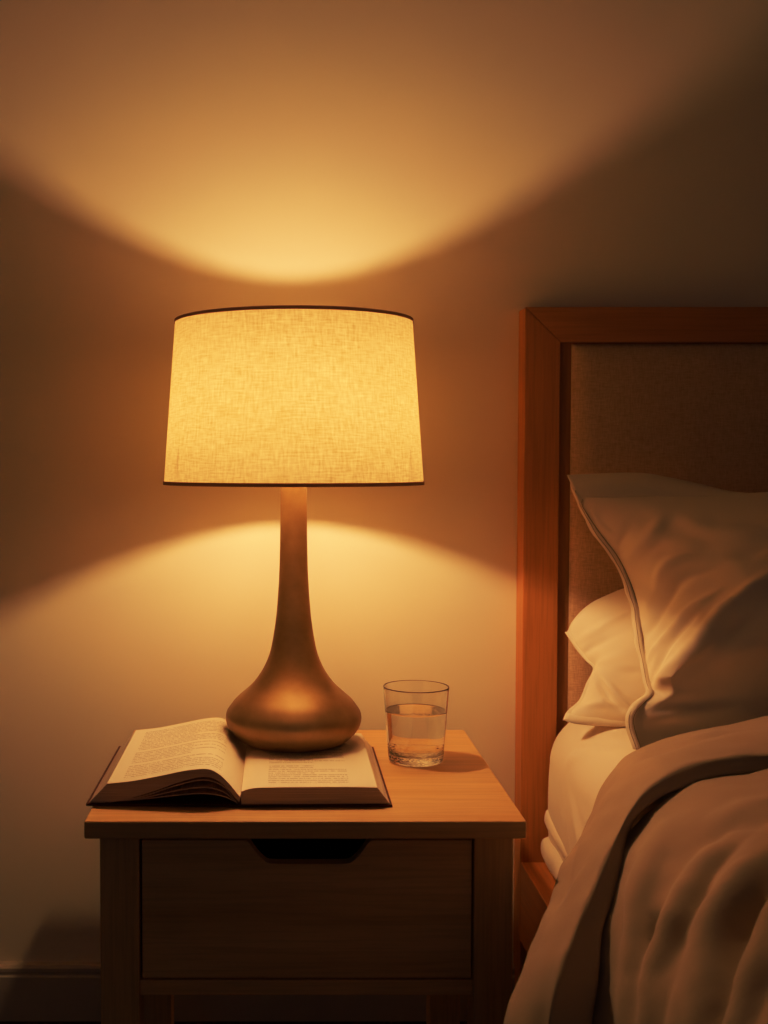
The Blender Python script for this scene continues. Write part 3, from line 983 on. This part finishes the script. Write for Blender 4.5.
# body: rounded over the side of the bed and hanging
pr = [(.258, .060), (.264, .12), (.274, .20), (.287, .29), (.309, .388), (.342, .468), (.390, .526), (.452, .559), (.54, .572), (.66, .577), (.85, .58), (1.15, .58), (1.5, .58), (1.86, .56)]
PR = resample_len(pr, 420)[:330]
PR = np.vstack([PR, resample_len([PR[-1], (1.15, .58), (1.5, .58), (1.86, .56)], 30)[1:]])
ys = 1.262 - 1.212 * np.linspace(0, 1, 200) ** 1.35
body = np.zeros((len(PR), len(ys), 3))
for j, y in enumerate(ys):
    sft = .055 * min(1, max(0, (1.22 - y) / .5))
    for i, (x, z) in enumerate(PR):
        k = max(0, min(1, (.62 - x) / .3))
        dip = .005 * max(0, (y - 1.165) / .10)
        body[i, j] = (x + sft * k + dip * k, y, z - dip * (1 - .6 * k))
Nb = grid_normals(body)
if Nb[-40, 60, 2] < 0:
    Nb = -Nb
DW = [
    ([(.4312, 1.1965, .5655), (.4001, 1.2014, .5484), (.3682, 1.1639, .5090), (.3442, 1.1222, .4645), (.3230, 1.0867, .4069), (.300, 1.05, .30)], 0.0165, 0.0094),
    ([(.455, 1.105, .562), (.4210, 1.0882, .5495), (.3943, 1.0731, .5293), (.3776, 1.0564, .5121), (.3601, 1.0493, .4844), (.3390, 1.0192, .4473), (.315, .99, .36), (.30, .96, .26)], 0.0154, -0.0109),
    ([(.4472, 1.1260, .5551), (.4064, 1.1048, .5304), (.3690, 1.0775, .4887), (.3405, 1.0599, .4380), (.3257, 1.0405, .4101), (.300, 1.02, .30)], 0.0143, 0.0094),
    ([(.4335, 1.0549, .5557), (.3978, 1.0379, .5302), (.3747, 1.0161, .5006), (.3441, .9611, .4518), (.318, .93, .36)], 0.0154, 0.0140),
    ([(.48, 1.045, .566), (.4307, 1.0175, .5507), (.3955, .9974, .5187), (.3697, .9689, .4917), (.3501, .9414, .4596), (.32, .90, .37), (.30, .86, .26)], 0.0220, -0.0203),
    ([(.4393, .9952, .5418), (.4003, .9560, .5188), (.3723, .9244, .4826), (.34, .89, .41)], 0.0154, 0.0125),
    ([(.3960, .9278, .5199), (.3739, .9009, .4935), (.3563, .8769, .4695)], 0.0143, -0.0109),
    ([(.3654, 1.0937, .4951), (.3525, 1.0935, .4711), (.3402, 1.0773, .4493)], 0.0099, -0.0070),
    ([(.55, 1.17, .578), (.4834, 1.1588, .5764), (.4479, 1.1594, .5642), (.4141, 1.1476, .5447)], 0.0176, 0.0055),
    ([(.52, 1.10, .575), (.4596, 1.1209, .5693), (.4315, 1.1235, .5560), (.4064, 1.1138, .5381)], 0.0143, -0.0062),
    ([(.56, 1.03, .58), (.49, 1.05, .572), (.445, 1.06, .56)], 0.0176, 0.0055),
    ([(.55, .97, .58), (.48, 1.00, .57), (.44, 1.02, .555)], 0.0154, -0.0055),
]
body = strokes(body, Nb, DW)
body = body + Nb * (fnoise(body, (5, 4, 5), 5.7) * .014 + fnoise(body, (15, 10, 15), 9.9) * .0075 + fnoise(body, (40, 28, 40), 1.3) * .0022)[..., None]
body = rest_on(body, [sheet_t], .013)
dvo = obj('cover', grid_mesh(body), M['duvet'], dv, smooth=True)
so = dvo.modifiers.new('thickness', 'SOLIDIFY')
so.thickness = .010
so.offset = -1 if True else 1

# ------------------------------------------------------------------ camera and light
cam_d = bpy.data.cameras.new('camera')
cam = bpy.data.objects.new('camera', cam_d)
COL.objects.link(cam)
cam.location = (0, 0, .913)
cam.rotation_euler = (PI / 2 - math.atan(50 / 1176.0), 0, 0)
cam_d.sensor_fit = 'AUTO'
cam_d.sensor_width = 36.0
cam_d.lens = 1176.0 / 1024 * 36.0
cam_d.shift_x = (384 - 281) / 1024.0
cam_d.clip_start = .02
cam_d.dof.use_dof = True
cam_d.dof.focus_distance = 1.58
cam_d.dof.aperture_fstop = 8.0
SC.camera = cam

w = bpy.data.worlds.new('dim_room')
SC.world = w
w.use_nodes = True
w.node_tree.nodes['Background'].inputs[0].default_value = (.74, .75, .86, 1)
w.node_tree.nodes['Background'].inputs[1].default_value = .032

SC.view_settings.view_transform = 'Standard'
SC.view_settings.look = 'None'
SC.view_settings.exposure = 0.0
# a photographic tone curve: soft shoulder, deeper toe
vs = SC.view_settings
vs.use_curve_mapping = True
cm = vs.curve_mapping
cm.clip_max_x = cm.clip_max_y = 2.0
cv_ = cm.curves[3]
TONE = [(0, 0), (.006, .0085), (.0165, .0240), (.044, .0650), (.107, .2050), (.30, .600), (.64, .930), (1.2, 1.0)]
cv_.points[0].location = TONE[0]
cv_.points[1].location = TONE[-1]
for q in TONE[1:-1]:
    cv_.points.new(*q)
cm.update()
SC.cycles.max_bounces = 16
SC.cycles.transparent_max_bounces = 16
SC.cycles.transmission_bounces = 12
SC.cycles.glossy_bounces = 6
SC.cycles.diffuse_bounces = 6
SC.cycles.sample_clamp_indirect = 2.5
SC.cycles.use_denoising = True
